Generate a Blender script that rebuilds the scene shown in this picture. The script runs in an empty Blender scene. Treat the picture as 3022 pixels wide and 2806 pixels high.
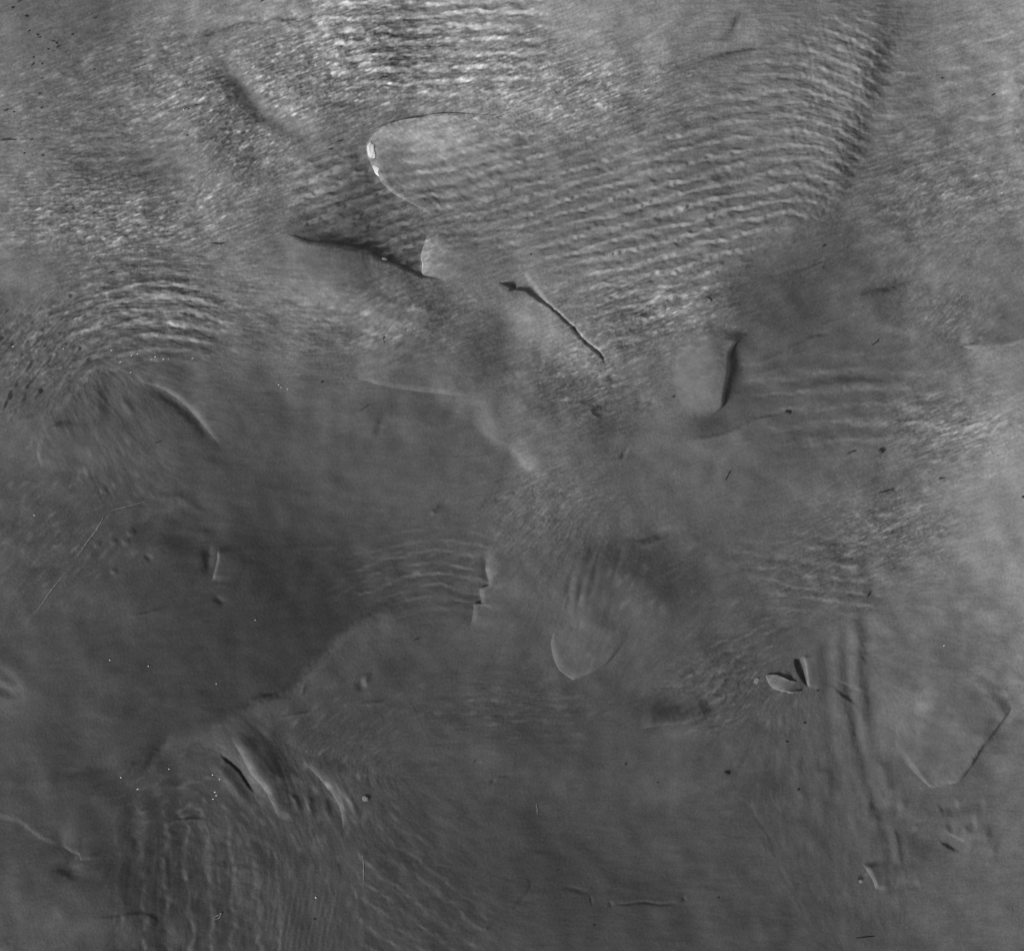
import bpy, math, random
import numpy as np
from mathutils import Vector, Matrix

# ------------------------------------------------------------------ camera, sky, sun
S = 0.0004                       # metres per photograph pixel: the frame is 1.21 m of ground
PW, PH = 3022, 2806
scene = bpy.context.scene
col = scene.collection
cam_d = bpy.data.cameras.new('camera')
cam_d.lens = 50.0
cam_d.sensor_width = 36.0
cam_d.clip_start, cam_d.clip_end = 0.02, 500.0
cam = bpy.data.objects.new('camera', cam_d)
cam.location = (0, 0, PW * S * 50.0 / 36.0)      # eye height, looking straight down
cam.rotation_euler = (0, 0, 0)
col.objects.link(cam)
scene.camera = cam

SUN_EL, SUN_FROM = math.radians(28), (-0.82, -0.57)
n_ = math.hypot(*SUN_FROM)
SX, SY = SUN_FROM[0] / n_, SUN_FROM[1] / n_
world = bpy.data.worlds.new('World')
scene.world = world
world.use_nodes = True
nt = world.node_tree
nt.nodes.clear()
sky = nt.nodes.new('ShaderNodeTexSky')
sky.sky_type = 'NISHITA'
sky.sun_disc = False
sky.sun_elevation = SUN_EL
sky.sun_rotation = math.atan2(SX, SY)
bw = nt.nodes.new('ShaderNodeRGBToBW')           # a monochrome photograph: grey sky light
bg = nt.nodes.new('ShaderNodeBackground')
bg.inputs['Strength'].default_value = 0.055
wo = nt.nodes.new('ShaderNodeOutputWorld')
nt.links.new(sky.outputs[0], bw.inputs[0])
nt.links.new(bw.outputs[0], bg.inputs[0])
nt.links.new(bg.outputs[0], wo.inputs[0])
sun_d = bpy.data.lights.new('sun', 'SUN')
sun_d.energy = 1.5
sun_d.angle = math.radians(16)
sun = bpy.data.objects.new('sun', sun_d)
dirv = Vector((-SX * math.cos(SUN_EL), -SY * math.cos(SUN_EL), -math.sin(SUN_EL)))
sun.rotation_euler = dirv.to_track_quat('-Z', 'Y').to_euler()
sun.location = (-3, -1, 3)
col.objects.link(sun)
scene.cycles.use_denoising = False            # keep the fine grain
vs = scene.view_settings
vs.view_transform = 'Standard'
vs.look = 'None'
vs.exposure = 1.3
vs.gamma = 1.0
vs.use_curve_mapping = False

# ------------------------------------------------------------------ the clay sheet: grid and noise
STEP = 2.9
MX, MY = 190, 175
gx = np.arange(-MX, PW + MX, STEP, dtype=np.float32)
gy = np.arange(-MY, PH + MY, STEP, dtype=np.float32)
NX, NY = len(gx), len(gy)
X, Y = np.meshgrid(gx, gy)
H = np.zeros((NY, NX), np.float32)
ky = np.fft.fftfreq(NY, STEP)[:, None].astype(np.float32)
kx = np.fft.rfftfreq(NX, STEP)[None, :].astype(np.float32)


def fnoise(la, lb, ang, seed, sharp=1.0):
    """Band-limited noise with lumps about la long (along ang, degrees) and lb wide, in photograph pixels."""
    rng = np.random.default_rng(seed)
    w = np.fft.rfft2(rng.standard_normal((NY, NX)).astype(np.float32))
    a = math.radians(ang)
    u = kx * math.cos(a) + ky * math.sin(a)
    v = -kx * math.sin(a) + ky * math.cos(a)
    q = (u * la) ** 2 + (v * lb) ** 2
    n = np.fft.irfft2(w * (q ** (0.5 * sharp)) * np.exp(-q * 1.2), s=(NY, NX)).astype(np.float32)
    return n / n.std()


def red(l, seed):
    """Soft cloudy noise, lumps of l and larger."""
    rng = np.random.default_rng(seed)
    w = np.fft.rfft2(rng.standard_normal((NY, NX)).astype(np.float32))
    q = (kx ** 2 + ky ** 2)
    n = np.fft.irfft2(w / (q + (1.0 / (l * 6)) ** 2) ** 0.8 * np.exp(-q * (l * 0.35) ** 2), s=(NY, NX)).astype(np.float32)
    return (n - n.mean()) / n.std()


def sstep(t):
    t = np.clip(t, 0, 1)
    return t * t * (3 - 2 * t)


def smooth_line(pts, seg=14.0):
    p = np.array(pts, float)
    if len(p) == 2:
        n = max(2, int(np.hypot(*(p[1] - p[0])) / seg) + 1)
        t = np.linspace(0, 1, n)[:, None]
        return p[0] * (1 - t) + p[1] * t
    q = np.vstack([2 * p[0] - p[1], p, 2 * p[-1] - p[-2]])
    out = []
    for i in range(1, len(q) - 2):
        n = max(2, int(np.hypot(*(q[i + 1] - q[i])) / seg) + 1)
        t = np.linspace(0, 1, n, endpoint=False)[:, None]
        a, b, c, d = q[i - 1], q[i], q[i + 1], q[i + 2]
        out.append(0.5 * (2 * b + (c - a) * t + (2 * a - 5 * b + 4 * c - d) * t * t + (3 * b - a - 3 * c + d) * t ** 3))
    out.append(q[-2][None])
    return np.vstack(out)


def resample(pts, n, seg=4.0):
    p = smooth_line(pts, seg)
    s = np.concatenate([[0], np.cumsum(np.hypot(*np.diff(p, axis=0).T))])
    t = np.linspace(0, s[-1], n)
    return np.stack([np.interp(t, s, p[:, 0]), np.interp(t, s, p[:, 1])], 1)


# a slight hand wobble for everything drawn on the clay
WX = X + 2.0 * fnoise(110, 110, 0, 11) + 0.7 * fnoise(22, 22, 0, 12)
WY = Y + 2.0 * fnoise(110, 110, 0, 13) + 0.7 * fnoise(22, 22, 0, 14)


def field(pts, reach):
    """Signed distance and arc position to a line, inside its box only."""
    p = smooth_line(pts)
    x0, y0 = p.min(0) - reach
    x1, y1 = p.max(0) + reach
    i0, i1 = np.searchsorted(gx, [x0, x1])
    j0, j1 = np.searchsorted(gy, [y0, y1])
    if i1 - i0 < 2 or j1 - j0 < 2:
        return None
    sl = (slice(j0, j1), slice(i0, i1))
    x, y = WX[sl], WY[sl]
    best = np.full(x.shape, 1e9, np.float32)
    sgn = np.ones(x.shape, np.float32)
    arc = np.zeros(x.shape, np.float32)
    ln = np.hypot(*np.diff(p, axis=0).T)
    cum = np.concatenate([[0], np.cumsum(ln)])
    for k in range(len(p) - 1):
        if ln[k] < 1e-6:
            continue
        dx, dy = (p[k + 1] - p[k]) / ln[k]
        rx, ry = x - p[k][0], y - p[k][1]
        t = np.clip(rx * dx + ry * dy, 0, ln[k])
        d = np.hypot(rx - t * dx, ry - t * dy)
        m = d < best
        best = np.where(m, d, best)
        sgn = np.where(m, np.sign(dx * ry - dy * rx), sgn)
        arc = np.where(m, cum[k] + t, arc)
    return sl, best, sgn, arc / cum[-1]


def taper(a, e=0.18):
    return sstep(a / e) * sstep((1 - a) / e)


def ridge(pts, w, h, e=0.42):
    r = field(pts, w * 3)
    if r:
        sl, d, s, a = r
        H[sl] += 1.1 * h * np.exp(-(d / w) ** 2) * taper(a, e)


def step(pts, h, w, decay, side=1, e=0.2):
    """A soft-edged lip: one side of the line stands h higher and sinks back over decay pixels."""
    r = field(pts, decay * 2.5)
    if r:
        sl, d, s, a = r
        sd = d * s * side
        H[sl] += h * sstep((sd + w) / (2 * w)) * np.exp(-np.clip(sd, 0, None) / decay) * taper(a, e)


def poly_mask(pts, soft):
    """1 inside a polygon, fading over soft pixels outside and in."""
    q = 6
    x, y = X[::q, ::q], Y[::q, ::q]
    p = np.array(pts, float)
    ins = np.zeros(x.shape, bool)
    best = np.full(x.shape, 1e9)
    for k in range(len(p)):
        a, b = p[k], p[(k + 1) % len(p)]
        c = ((a[1] > y) != (b[1] > y)) & (x < (b[0] - a[0]) * (y - a[1]) / (b[1] - a[1] + 1e-9) + a[0])
        ins ^= c
        L2 = ((b - a) ** 2).sum()
        t = np.clip(((x - a[0]) * (b[0] - a[0]) + (y - a[1]) * (b[1] - a[1])) / L2, 0, 1)
        best = np.minimum(best, np.hypot(x - a[0] - t * (b[0] - a[0]), y - a[1] - t * (b[1] - a[1])))
    m = sstep((np.where(ins, best, -best) + soft) / (2 * soft))
    return sample(m, (X - gx[0]) / (STEP * q), (Y - gy[0]) / (STEP * q)).astype(np.float32)


def sample(a, u, v):
    """Bilinear look-up of array a at column u, row v."""
    h, w = a.shape
    u = np.clip(u, 0, w - 1.001)
    v = np.clip(v, 0, h - 1.001)
    i, j = u.astype(int), v.astype(int)
    f, g = u - i, v - j
    return (a[j, i] * (1 - f) + a[j, i + 1] * f) * (1 - g) + (a[j + 1, i] * (1 - f) + a[j + 1, i + 1] * f) * g


def blob(x, y, rx, ry, rot=0):
    c, s = math.cos(math.radians(rot)), math.sin(math.radians(rot))
    u = ((X - x) * c + (Y - y) * s) / rx
    v = (-(X - x) * s + (Y - y) * c) / ry
    return np.exp(-(u * u + v * v))


# ------------------------------------------------------------------ grain: streaks that follow the smearing hand
ctrl = [  # x, y, direction in degrees (image axes, y down)
    (150, 100, -25), (400, 420, -12), (100, 520, -10), (650, 250, -32), (620, 500, -40), (900, 250, -25),
    (300, 720, -15), (700, 760, -20), (1000, 600, -30), (1250, 120, -8), (1450, 250, -20), (1750, 260, -25), (1700, 560, -25),
    (2100, 560, -16), (2350, 300, 5), (2500, 300, 30), (2700, 300, -15), (2700, 550, -35), (2900, 350, -30), (2300, 780, -32),
    (2700, 900, -38), (2500, 1050, -25), (2850, 1250, -25), (2700, 1500, -32), (2450, 1650, -20), (2000, 1550, -20),
    (150, 1000, -42), (450, 900, 0), (620, 930, 20), (900, 900, 15), (1150, 950, -35), (350, 1250, 60), (150, 1600, -40),
    (700, 1300, 0), (1000, 1350, -5), (1250, 1250, -5), (1600, 1150, -30), (1700, 1250, -20), (1200, 1700, -12), (1550, 1650, -45), (1700, 1750, 105),
    (2150, 1980, -40), (2450, 2150, 80), (2550, 2400, 80), (2800, 2400, -10), (2800, 1900, 10), (1500, 2150, -5),
    (500, 2300, -20), (700, 2350, 50), (950, 2350, 65), (700, 2650, 90), (450, 2600, 88), (1250, 2600, 40), (900, 2720, 100),
    (1600, 2500, 0), (2000, 2600, 0), (200, 2650, -15), (200, 2200, -15), (1000, 2150, -35)]
cx = np.zeros_like(X)
sx = np.zeros_like(X)
for (x, y, a) in ctrl:
    w = 1.0 / (((X - x) ** 2 + (Y - y) ** 2) / 150.0 ** 2 + 0.15) ** 1.6
    cx += w * math.cos(2 * math.radians(a))
    sx += w * math.sin(2 * math.radians(a))
blur = np.exp(-(kx ** 2 + ky ** 2) * (2 * math.pi ** 2) * 85.0 ** 2)
cx, sx = (np.fft.irfft2(np.fft.rfft2(q) * blur, s=(NY, NX)).astype(np.float32) for q in (cx, sx))
TH = 0.5 * np.arctan2(sx, cx)


def oriented(la, lb, seed, sharp=1.0):
    acc = np.zeros_like(X)
    nrm = np.zeros_like(X)
    for i in range(8):
        a = -90 + 22.5 * i
        w = np.clip(np.cos(2 * (TH - math.radians(a))), 0, None) ** 6
        acc += w * fnoise(la, lb, a, seed + i, sharp)
        nrm += w * w
    return acc / np.sqrt(nrm + 1e-6)


hair = oriented(64, 8, 100)
wrinkle = oriented(95, 13, 150)
streak = oriented(150, 20, 200)
crumb = fnoise(22, 15, -15, 300)
fine = fnoise(9.5, 7.5, -20, 310)
cloud = red(26, 320)
cloud2 = oriented(90, 34, 330)

# how rough the clay is, place by place: dry and torn at the top and on the right, slick below
rough = np.full_like(X, 0.10)
for (x, y, rx, ry, v) in [
        (300, 640, 280, 130, 1.1), (150, 350, 300, 150, .35), (450, 200, 250, 130, .5), (650, 450, 230, 200, .85), (880, 250, 240, 150, .85), (1050, 120, 200, 180, .7),
        (1350, 200, 300, 180, .5), (1750, 290, 300, 130, .7), (2420, 350, 180, 240, .2), (1950, 900, 230, 120, .9), (1730, 1130, 200, 130, .8),
        (1350, 640, 200, 160, .3), (2780, 560, 230, 150, .5), (2820, 950, 170, 120, .5), (2800, 1260, 200, 130, .9), (2620, 1560, 220, 130, .8), (1150, 950, 240, 110, .6),
        (420, 900, 300, 100, .6), (120, 1050, 180, 130, .45), (1620, 1500, 200, 160, .6), (2150, 2020, 190, 120, .45), (150, 1600, 220, 180, .25),
        (1000, 2250, 220, 120, .35), (850, 2500, 300, 150, .1), (1500, 2080, 230, 90, .25), (2400, 1720, 220, 120, .35)]:
    rough += v * blob(x, y, rx, ry)
rough += .26 * sstep((1250 - Y - .12 * (X - 1500)) / 450)
rough *= 1 - 0.55 * blob(520, 480, 160, 100) - 0.5 * blob(80, 830, 120, 90) - .6 * blob(950, 780, 140, 70, 20)
rough *= 1 - .75 * blob(725, 275, 34, 120, -38) - .6 * blob(870, 380, 100, 30, 25)
rough = np.clip(rough, 0.06, 1.6)
rough *= 1 - .4 * sstep(blob(1950, 640, 420, 230) * 1.3)
H += rough * (0.75 * hair + 0.2 * fine) * 0.85 + .8 * np.clip(rough - .2, 0, 1) * np.abs(wrinkle)
H += np.clip(rough - 0.25, 0, None) * 0.4 * crumb
H += 0.75 * streak * rough + .13 * fine
H += 0.25 * cloud2
H += 4.0 * red(170, 340)
# sparse long creases
H -= 2.2 * np.clip(1 - np.abs(oriented(190, 34, 770)) / .07, 0, 1) * np.clip(fnoise(170, 90, -15, 780) - .5, 0, 1.2) * np.clip(rough * 1.6 - .2, 0, 1)
# scattered proud crumbs that catch the light on the torn dry parts
spk = np.clip(fnoise(15, 10, -20, 350) - 2.0, 0, None)
H += spk * 2.0 * np.clip(rough - 0.55, 0, 1)


# ------------------------------------------------------------------ ripple fields
LIT_FLANK = np.zeros_like(H)


RN = [fnoise(150, 90, 0, 5000), fnoise(30, 24, 0, 5001), fnoise(70, 30, -10, 5002)]


def rolled(k, seed):
    return np.roll(np.roll(RN[k], seed * 37 % NY, 0), seed * 91 % NX, 1)


def ripple(phase, mask, amp, seed, broken=0.35, scallop=0.26):
    ph = phase + 0.55 * rolled(0, seed) + scallop * rolled(1, seed + 1)
    r = -0.5 * (np.sin(ph) + .32 * np.sin(2 * ph) + .12 * np.sin(3 * ph))      # steep on one flank, easy on the other
    lit_pale = (0.5 + 0.5 * np.cos(ph)) ** 2.2 - .3  # light on the steep flank, painted in as a paler line
    mod = np.clip(1 + broken * rolled(2, seed + 2), 0.1, 2)
    global H, LIT_FLANK
    H = H + amp * mask * r * mod
    LIT_FLANK = LIT_FLANK + mask * lit_pale * mod * min(1, amp / 5)


T2 = 2 * math.pi
slx = np.array([1000, 1350, 1500, 1700, 2150, 2250, 2330, 2400, 2520, 2700], float)
sly = np.array([-.05, -.12, -.3, -.27, -.26, -.15, 0, .28, .55, .6])
fx = np.cumsum(np.interp(gx, slx, sly)) * STEP
fx -= np.interp(2042, gx, fx)
lam = np.interp(gx, [1200, 1600, 2000, 2500], [36, 39, 43, 40])
m1 = poly_mask([(1190, 430), (1500, 390), (1760, 400), (2060, 300), (2300, 120), (2540, 60), (2620, 190), (2540, 420), (2480, 560), (2400, 640),
                (2250, 720), (2160, 800), (2090, 890), (2040, 990), (1850, 1010), (1720, 900), (1580, 780), (1300, 700), (1190, 590)], 75)
ph1 = T2 * (Y - fx[None, :] - 611) / lam[None, :]
strong = 0.4 + 0.5 * blob(2000, 680, 330, 230) + .3 * blob(1420, 520, 200, 110) - .1 * blob(2420, 350, 160, 260)
ripple(ph1, m1 * strong, 8.2, 400, .42, .33)
mc = poly_mask([(2330, 80), (2540, 80), (2600, 200), (2520, 440), (2430, 620), (2200, 720), (2080, 860), (1960, 900), (2080, 760), (2300, 600)], 50)
H += mc * .65 * np.cos(ph1) * np.cos(T2 * (X + .35 * Y) / 31 + 1.2 * fnoise(60, 60, 0, 409)) + mc * .12 * crumb
rr = np.hypot(X - 480, Y - 1370)
m2 = poly_mask([(-150, 1000), (0, 930), (180, 850), (420, 800), (600, 830), (660, 930), (600, 1040), (380, 1060), (250, 1110), (120, 1190), (-150, 1300)], 50)
ripple(-T2 * rr / 38, m2, 4.4, 420, .45)
m3 = poly_mask([(980, -120), (1620, -120), (1560, 240), (1280, 290), (980, 260)], 70)
ripple(T2 * (Y + .02 * X - 30) / 40, m3, 3.8, 440, .7)
m4 = poly_mask([(880, 470), (1090, 450), (1180, 590), (1260, 690), (1240, 800), (1060, 730), (880, 660)], 40)
ripple(T2 * (Y + .42 * X) / 40, m4, 7.5, 460)
m5 = poly_mask([(960, 1800), (1000, 1680), (1180, 1580), (1430, 1590), (1440, 1740), (1400, 1800)], 70)
ripple(-T2 * np.hypot(X - 1290, Y - 2140) / 34, m5, 1.6, 480, .5)
m6 = poly_mask([(1960, 2010), (2080, 1900), (2250, 1800), (2330, 1860), (2270, 1990), (2200, 2100), (2100, 2180), (2030, 2150)], 45)
ripple(T2 * (Y + .75 * X) / 42, m6, 2.8, 500, .5)
m7 = poly_mask([(2150, 1620), (2560, 1560), (2580, 1800), (2300, 1830)], 70)
ripple(T2 * (Y - .12 * X) / 38, m7, 1.3, 520, .7)
m8 = poly_mask([(1050, 2480), (1250, 2450), (1480, 2750), (1480, 2900), (1050, 2900)], 60)
ripple(T2 * (Y - .8 * X) / 62, m8, 1.1, 540, .5)
m9 = poly_mask([(360, 2420), (560, 2380), (800, 2480), (860, 2900), (360, 2900)], 80)
ripple(-T2 * (X - .06 * Y) / 66, m9, 1.8, 560, .5, .12)
m9b = poly_mask([(780, 2640), (1000, 2620), (1000, 2900), (760, 2900)], 50)
ripple(-T2 * (X + .18 * Y) / 17, m9b, .5, 570, .5)
m10 = poly_mask([(2480, 150), (3250, -50), (3250, 600), (2950, 700), (2600, 800), (2520, 560)], 90)
ripple(T2 * (Y + .22 * X) / 58, m10, 1.3, 580, .7)
m11 = poly_mask([(180, 360), (560, 270), (560, 540), (220, 580)], 60)
ripple(T2 * (Y + .12 * X) / 36, m11, 1.5, 600, .8)
m12 = poly_mask([(2200, 1080), (2500, 1040), (2800, 1100), (2760, 1330), (2300, 1330)], 70)
ripple(T2 * (Y + .00025 * (X - 2560) ** 2 * -1) / 52, m12, 1.6, 620, .5)
m13 = poly_mask([(860, 860), (1250, 900), (1300, 1050), (900, 1010)], 60)
ripple(T2 * (Y - .25 * X) / 44, m13, 1.4, 640, .8)

def pit(poly, depth, soft):
    p = np.array(poly, float)
    i0, i1 = np.searchsorted(gx, [p[:, 0].min() - 20, p[:, 0].max() + 20])
    j0, j1 = np.searchsorted(gy, [p[:, 1].min() - 20, p[:, 1].max() + 20])
    x, y = X[j0:j1, i0:i1], Y[j0:j1, i0:i1]
    ins = np.zeros(x.shape, bool)
    best = np.full(x.shape, 1e9)
    for k in range(len(p)):
        a, b = p[k], p[(k + 1) % len(p)]
        ins ^= ((a[1] > y) != (b[1] > y)) & (x < (b[0] - a[0]) * (y - a[1]) / (b[1] - a[1] + 1e-9) + a[0])
        t = np.clip(((x - a[0]) * (b[0] - a[0]) + (y - a[1]) * (b[1] - a[1])) / ((b - a) ** 2).sum(), 0, 1)
        best = np.minimum(best, np.hypot(x - a[0] - t * (b[0] - a[0]), y - a[1] - t * (b[1] - a[1])))
    H[j0:j1, i0:i1] += depth * sstep(np.where(ins, best, -best) / soft * .8 + .3)


# ------------------------------------------------------------------ the broad forms: swells, hollows and slopes
for (x, y, rx, ry, h, rot) in [(1900, 1760, 125, 110, 38, 0), (1000, 1600, 380, 300, -78, 0), (330, 1260, 240, 160, 34, 0), (2790, 2080, 170, 230, 38, 0), (3080, 1300, 260, 380, 60, 0),
                               (2350, 2250, 160, 200, -12, 0), (250, 2650, 220, 130, 14, 0), (1750, 2450, 420, 240, -30, 0), (1400, 260, 220, 120, 16, 0), (560, 2480, 110, 260, -14, 0)]:
    H += h * blob(x, y, rx, ry, rot)


def broad(pts, w, h):
    ridge(pts, w, h, .45)


broad([(1640, 1640), (1850, 1590), (1990, 1550), (2140, 1460)], 60, -17)
broad([(740, 780), (1000, 850), (1200, 930), (1420, 1020)], 95, 30)
broad([(1560, 840), (1490, 1000), (1390, 1180)], 66, -20)
broad([(1520, 1060), (1650, 1250), (1830, 1440)], 100, 22)
broad([(560, 130), (620, 400), (650, 640)], 85, 20)
broad([(120, 520), (380, 450), (600, 390)], 95, -16)
broad([(560, 2120), (760, 2250), (870, 2460)], 60, 20)
broad([(2140, 960), (2090, 1120), (2050, 1260)], 70, 14)
broad([(1180, 480), (1400, 440), (1700, 430)], 80, 10)
broad([(1690, 1600), (1730, 1760), (1715, 1990)], 75, 18)
broad([(2520, 900), (2680, 850), (2820, 760)], 60, -16)
broad([(2300, 1400), (2500, 1450), (2700, 1420)], 90, 10)
H += 9 * blob(1500, 2200, 110, 180)
broad([(200, 900), (460, 850), (680, 910)], 75, 20)
broad([(100, 900), (0, 850), (-100, 800)], 60, -9)
step([(2680, -60), (2640, 60), (2570, 230), (2490, 500), (2390, 650), (2240, 745), (2130, 850), (2060, 990)], 36, 66, 330, 1)
step([(1000, 1110), (1110, 1133), (1251, 1156), (1400, 1170), (1460, 1290), (1600, 1420)], 12, 45, 150, -1)
# ------------------------------------------------------------------ creases, grooves, cracks and soft lips
# torn edge at the top left and the broad diagonal trough below it
step([(482, 155), (568, 131), (608, 103), (653, 85), (704, 75), (804, 65), (930, 62)], 8, 8, 60, 1)
ridge([(560, 128), (650, 84), (760, 66)], 14, -8)
ridge([(650, 150), (704, 241), (754, 312), (829, 362), (960, 410)], 34, -11, .22)
ridge([(600, 200), (655, 280), (720, 360)], 40, 3)
ridge([(930, 20), (925, 60), (935, 90)], 12, -3)
ridge([(950, 0), (990, 150), (1070, 240)], 30, 4)
ridge([(1170, -40), (1190, 120), (1200, 280)], 55, -4)
# over and under the big tongue
ridge([(1190, 352), (1270, 340), (1350, 338), (1430, 342), (1520, 335), (1560, 320)], 10, -3)
ridge([(830, 640), (900, 640), (1000, 690), (1090, 715), (1180, 765), (1232, 790)], 44, -11)
ridge([(860, 680), (960, 686), (1060, 690)], 14, -4)
ridge([(1000, 560), (1100, 640), (1200, 720)], 75, -9)
ridge([(1660, 450), (1800, 470), (1950, 485)], 12, -2)
ridge([(1180, 330), (1110, 362), (1066, 420), (1076, 490), (1120, 560), (1190, 610)], 26, -7)
# pit and long crack in the middle
ridge([(1480, 835), (1512, 842), (1545, 838), (1575, 860)], 16, -3, .3)
ridge([(1500, 844), (1522, 849)], 9, -8, .3)
ridge([(1590, 875), (1632, 912), (1662, 939), (1684, 956), (1708, 985), (1725, 1004), (1752, 1029), (1773, 1045), (1800, 1085)], 4, -10, .2)
pit([(1475, 834), (1515, 822), (1551, 806), (1573, 834), (1596, 866), (1625, 908), (1600, 893), (1575, 876), (1551, 857), (1522, 853), (1495, 842)], -12, 9)
ridge([(1690, 960), (1712, 982)], 12, -6)
step([(1551, 804), (1573, 834), (1611, 891), (1662, 939), (1708, 985), (1773, 1045), (1810, 1100)], 2, 8, 80, -1)
ridge([(1800, 1100), (1815, 1130)], 12, -5)
ridge([(1560, 880), (1640, 960), (1720, 1050)], 45, 4)
ridge([(1735, 1195), (1745, 1225), (1775, 1235)], 7, 3.5)
ridge([(1835, 1335), (1850, 1345)], 18, -4)
ridge([(1870, 1190), (1900, 1170)], 8, -3)
ridge([(1910, 1195), (1940, 1178)], 8, -3.5)
# top right
ridge([(2100, 124), (2150, 98), (2190, 52), (2240, 0)], 12, -8)
ridge([(1945, 228), (2022, 193), (2107, 161), (2198, 141), (2330, 124)], 14, -10)
ridge([(2323, 804), (2374, 796), (2414, 774), (2454, 749)], 6, -3.5)
ridge([(2374, 800), (2410, 786), (2460, 756)], 5, 3)
ridge([(2394, 815), (2439, 785)], 5, 3.5)
ridge([(2370, 625), (2405, 603), (2440, 578)], 7, 3)
ridge([(2506, 873), (2600, 846), (2690, 822), (2780, 780)], 14, -9)
ridge([(2225, 1078), (2330, 1030), (2400, 1000), (2455, 982)], 7, 3.2)
ridge([(2370, 1000), (2420, 988), (2458, 978)], 7, -3.5)
ridge([(2240, 1115), (2300, 1085), (2345, 1050)], 8, 2.6)
ridge([(2505, 945), (2560, 905)], 7, 2.8)
ridge([(2513, 972), (2640, 985), (2741, 1006)], 16, -3)
ridge([(2290, 1150), (2380, 1122), (2480, 1106), (2635, 1109)], 17, -4)
ridge([(2323, 1165), (2440, 1138), (2560, 1129), (2715, 1139)], 14, 3)
ridge([(2350, 1272), (2500, 1262), (2720, 1272)], 22, -3)
ridge([(2520, 620), (2540, 700), (2535, 800)], 45, -6)
ridge([(2836, 1020), (2862, 1015), (2890, 1005)], 5, -6, .2)
ridge([(2996, 90), (2990, 300), (2996, 480)], 26, 8)
# hollow and lip right of the middle
ridge([(2190, 1010), (2172, 1060), (2168, 1120), (2155, 1190)], 50, -8)
ridge([(2000, 1240), (2100, 1238), (2200, 1215)], 30, -6)
step([(2015, 1298), (2100, 1288), (2170, 1268), (2215, 1240), (2300, 1218)], 5, 9, 70, 1)
ridge([(2215, 1236), (2260, 1226), (2310, 1214)], 6, -3)
ridge([(2140, 1330), (2110, 1400), (2080, 1460)], 24, -4)
# tent on the left
ridge([(415, 1128), (480, 1158), (525, 1190), (580, 1240), (640, 1315)], 16, -7)
ridge([(345, 1150), (325, 1210), (322, 1300)], 24, -4)
ridge([(352, 1165), (378, 1200), (400, 1240)], 12, 3)
ridge([(310, 1110), (300, 1180), (310, 1260)], 14, 2.5)
step([(300, 1090), (250, 1120), (170, 1230), (130, 1290)], 4, 16, 130, -1)
ridge([(360, 1050), (250, 1130), (150, 1210)], 8, -3)
ridge([(330, 1040), (240, 1100), (170, 1160)], 7, 2.5)
ridge([(120, 1222), (70, 1240), (30, 1268)], 6, 2.4)
ridge([(613, 1600), (610, 1650), (606, 1710)], 14, -6)
ridge([(595, 1560), (600, 1600)], 20, 3)
ridge([(432, 1478), (502, 1467), (560, 1490), (620, 1540)], 14, 3)
ridge([(400, 1560), (470, 1600), (580, 1650), (660, 1660)], 26, 2.5)
ridge([(430, 1630), (452, 1660)], 6, -3)
ridge([(620, 1760), (665, 1785)], 10, -4)
ridge([(372, 1815), (420, 1815), (495, 1785)], 5, 2.5)
for (x, y) in [(385, 1567), (288, 1602), (335, 1598), (372, 1596), (338, 1685), (305, 1445)]:
    ridge([(x - 14, y + 3), (x + 14, y - 3)], 10, 2.8, .4)
ridge([(-40, 1990), (10, 2030), (70, 2075)], 15, -5)
step([(-60, 1920), (40, 1990), (90, 2080)], 4, 18, 70, -1)
# long slope from the middle down to the lower left
step([(560, 2170), (640, 2140), (700, 2100), (780, 2060), (850, 2035), (911, 1985), (1002, 1885), (1063, 1832), (1154, 1798), (1280, 1785)], 18, 26, 100, 1, .3)
ridge([(845, 2040), (900, 1998), (960, 1950), (985, 1930)], 4, 2.6)
ridge([(740, 2060), (790, 2045), (840, 2040)], 8, -3)
ridge([(800, 2120), (860, 2112), (930, 2100), (965, 2092)], 5, 2.4)
ridge([(905, 2005), (885, 2060)], 5, 2)
ridge([(1062, 1998), (1070, 2040)], 14, -5)
ridge([(1078, 1985), (1082, 2030)], 11, 4)
ridge([(1040, 2075), (1110, 2075), (1150, 2080)], 8, 2.5)
ridge([(1417, 1500), (1450, 1480), (1500, 1470)], 8, -2.5)
step([(1395, 1230), (1417, 1267), (1452, 1297), (1502, 1327), (1543, 1367), (1578, 1397), (1600, 1440)], 3, 12, 110, -1)
ridge([(1145, 1210), (1120, 1260), (1110, 1310)], 12, -3)
ridge([(1285, 1500), (1330, 1470)], 6, -3)
ridge([(1275, 1500), (1283, 1522)], 8, 3)
ridge([(1480, 1468), (1520, 1452)], 5, 3)
ridge([(1430, 1610), (1440, 1680), (1410, 1740)], 18, -5)
ridge([(1708, 1640), (1690, 1700), (1665, 1830)], 11, -5)
ridge([(1736, 1650), (1718, 1730), (1695, 1840)], 11, -5)
ridge([(1765, 1650), (1735, 1780)], 11, -4)
ridge([(1854, 1593), (1905, 1588), (1945, 1570), (1985, 1550)], 7, -4)
ridge([(1870, 1612), (1930, 1602), (1990, 1570)], 8, 3)
ridge([(1854, 1596), (1830, 1640), (1810, 1690)], 9, -2)
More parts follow.
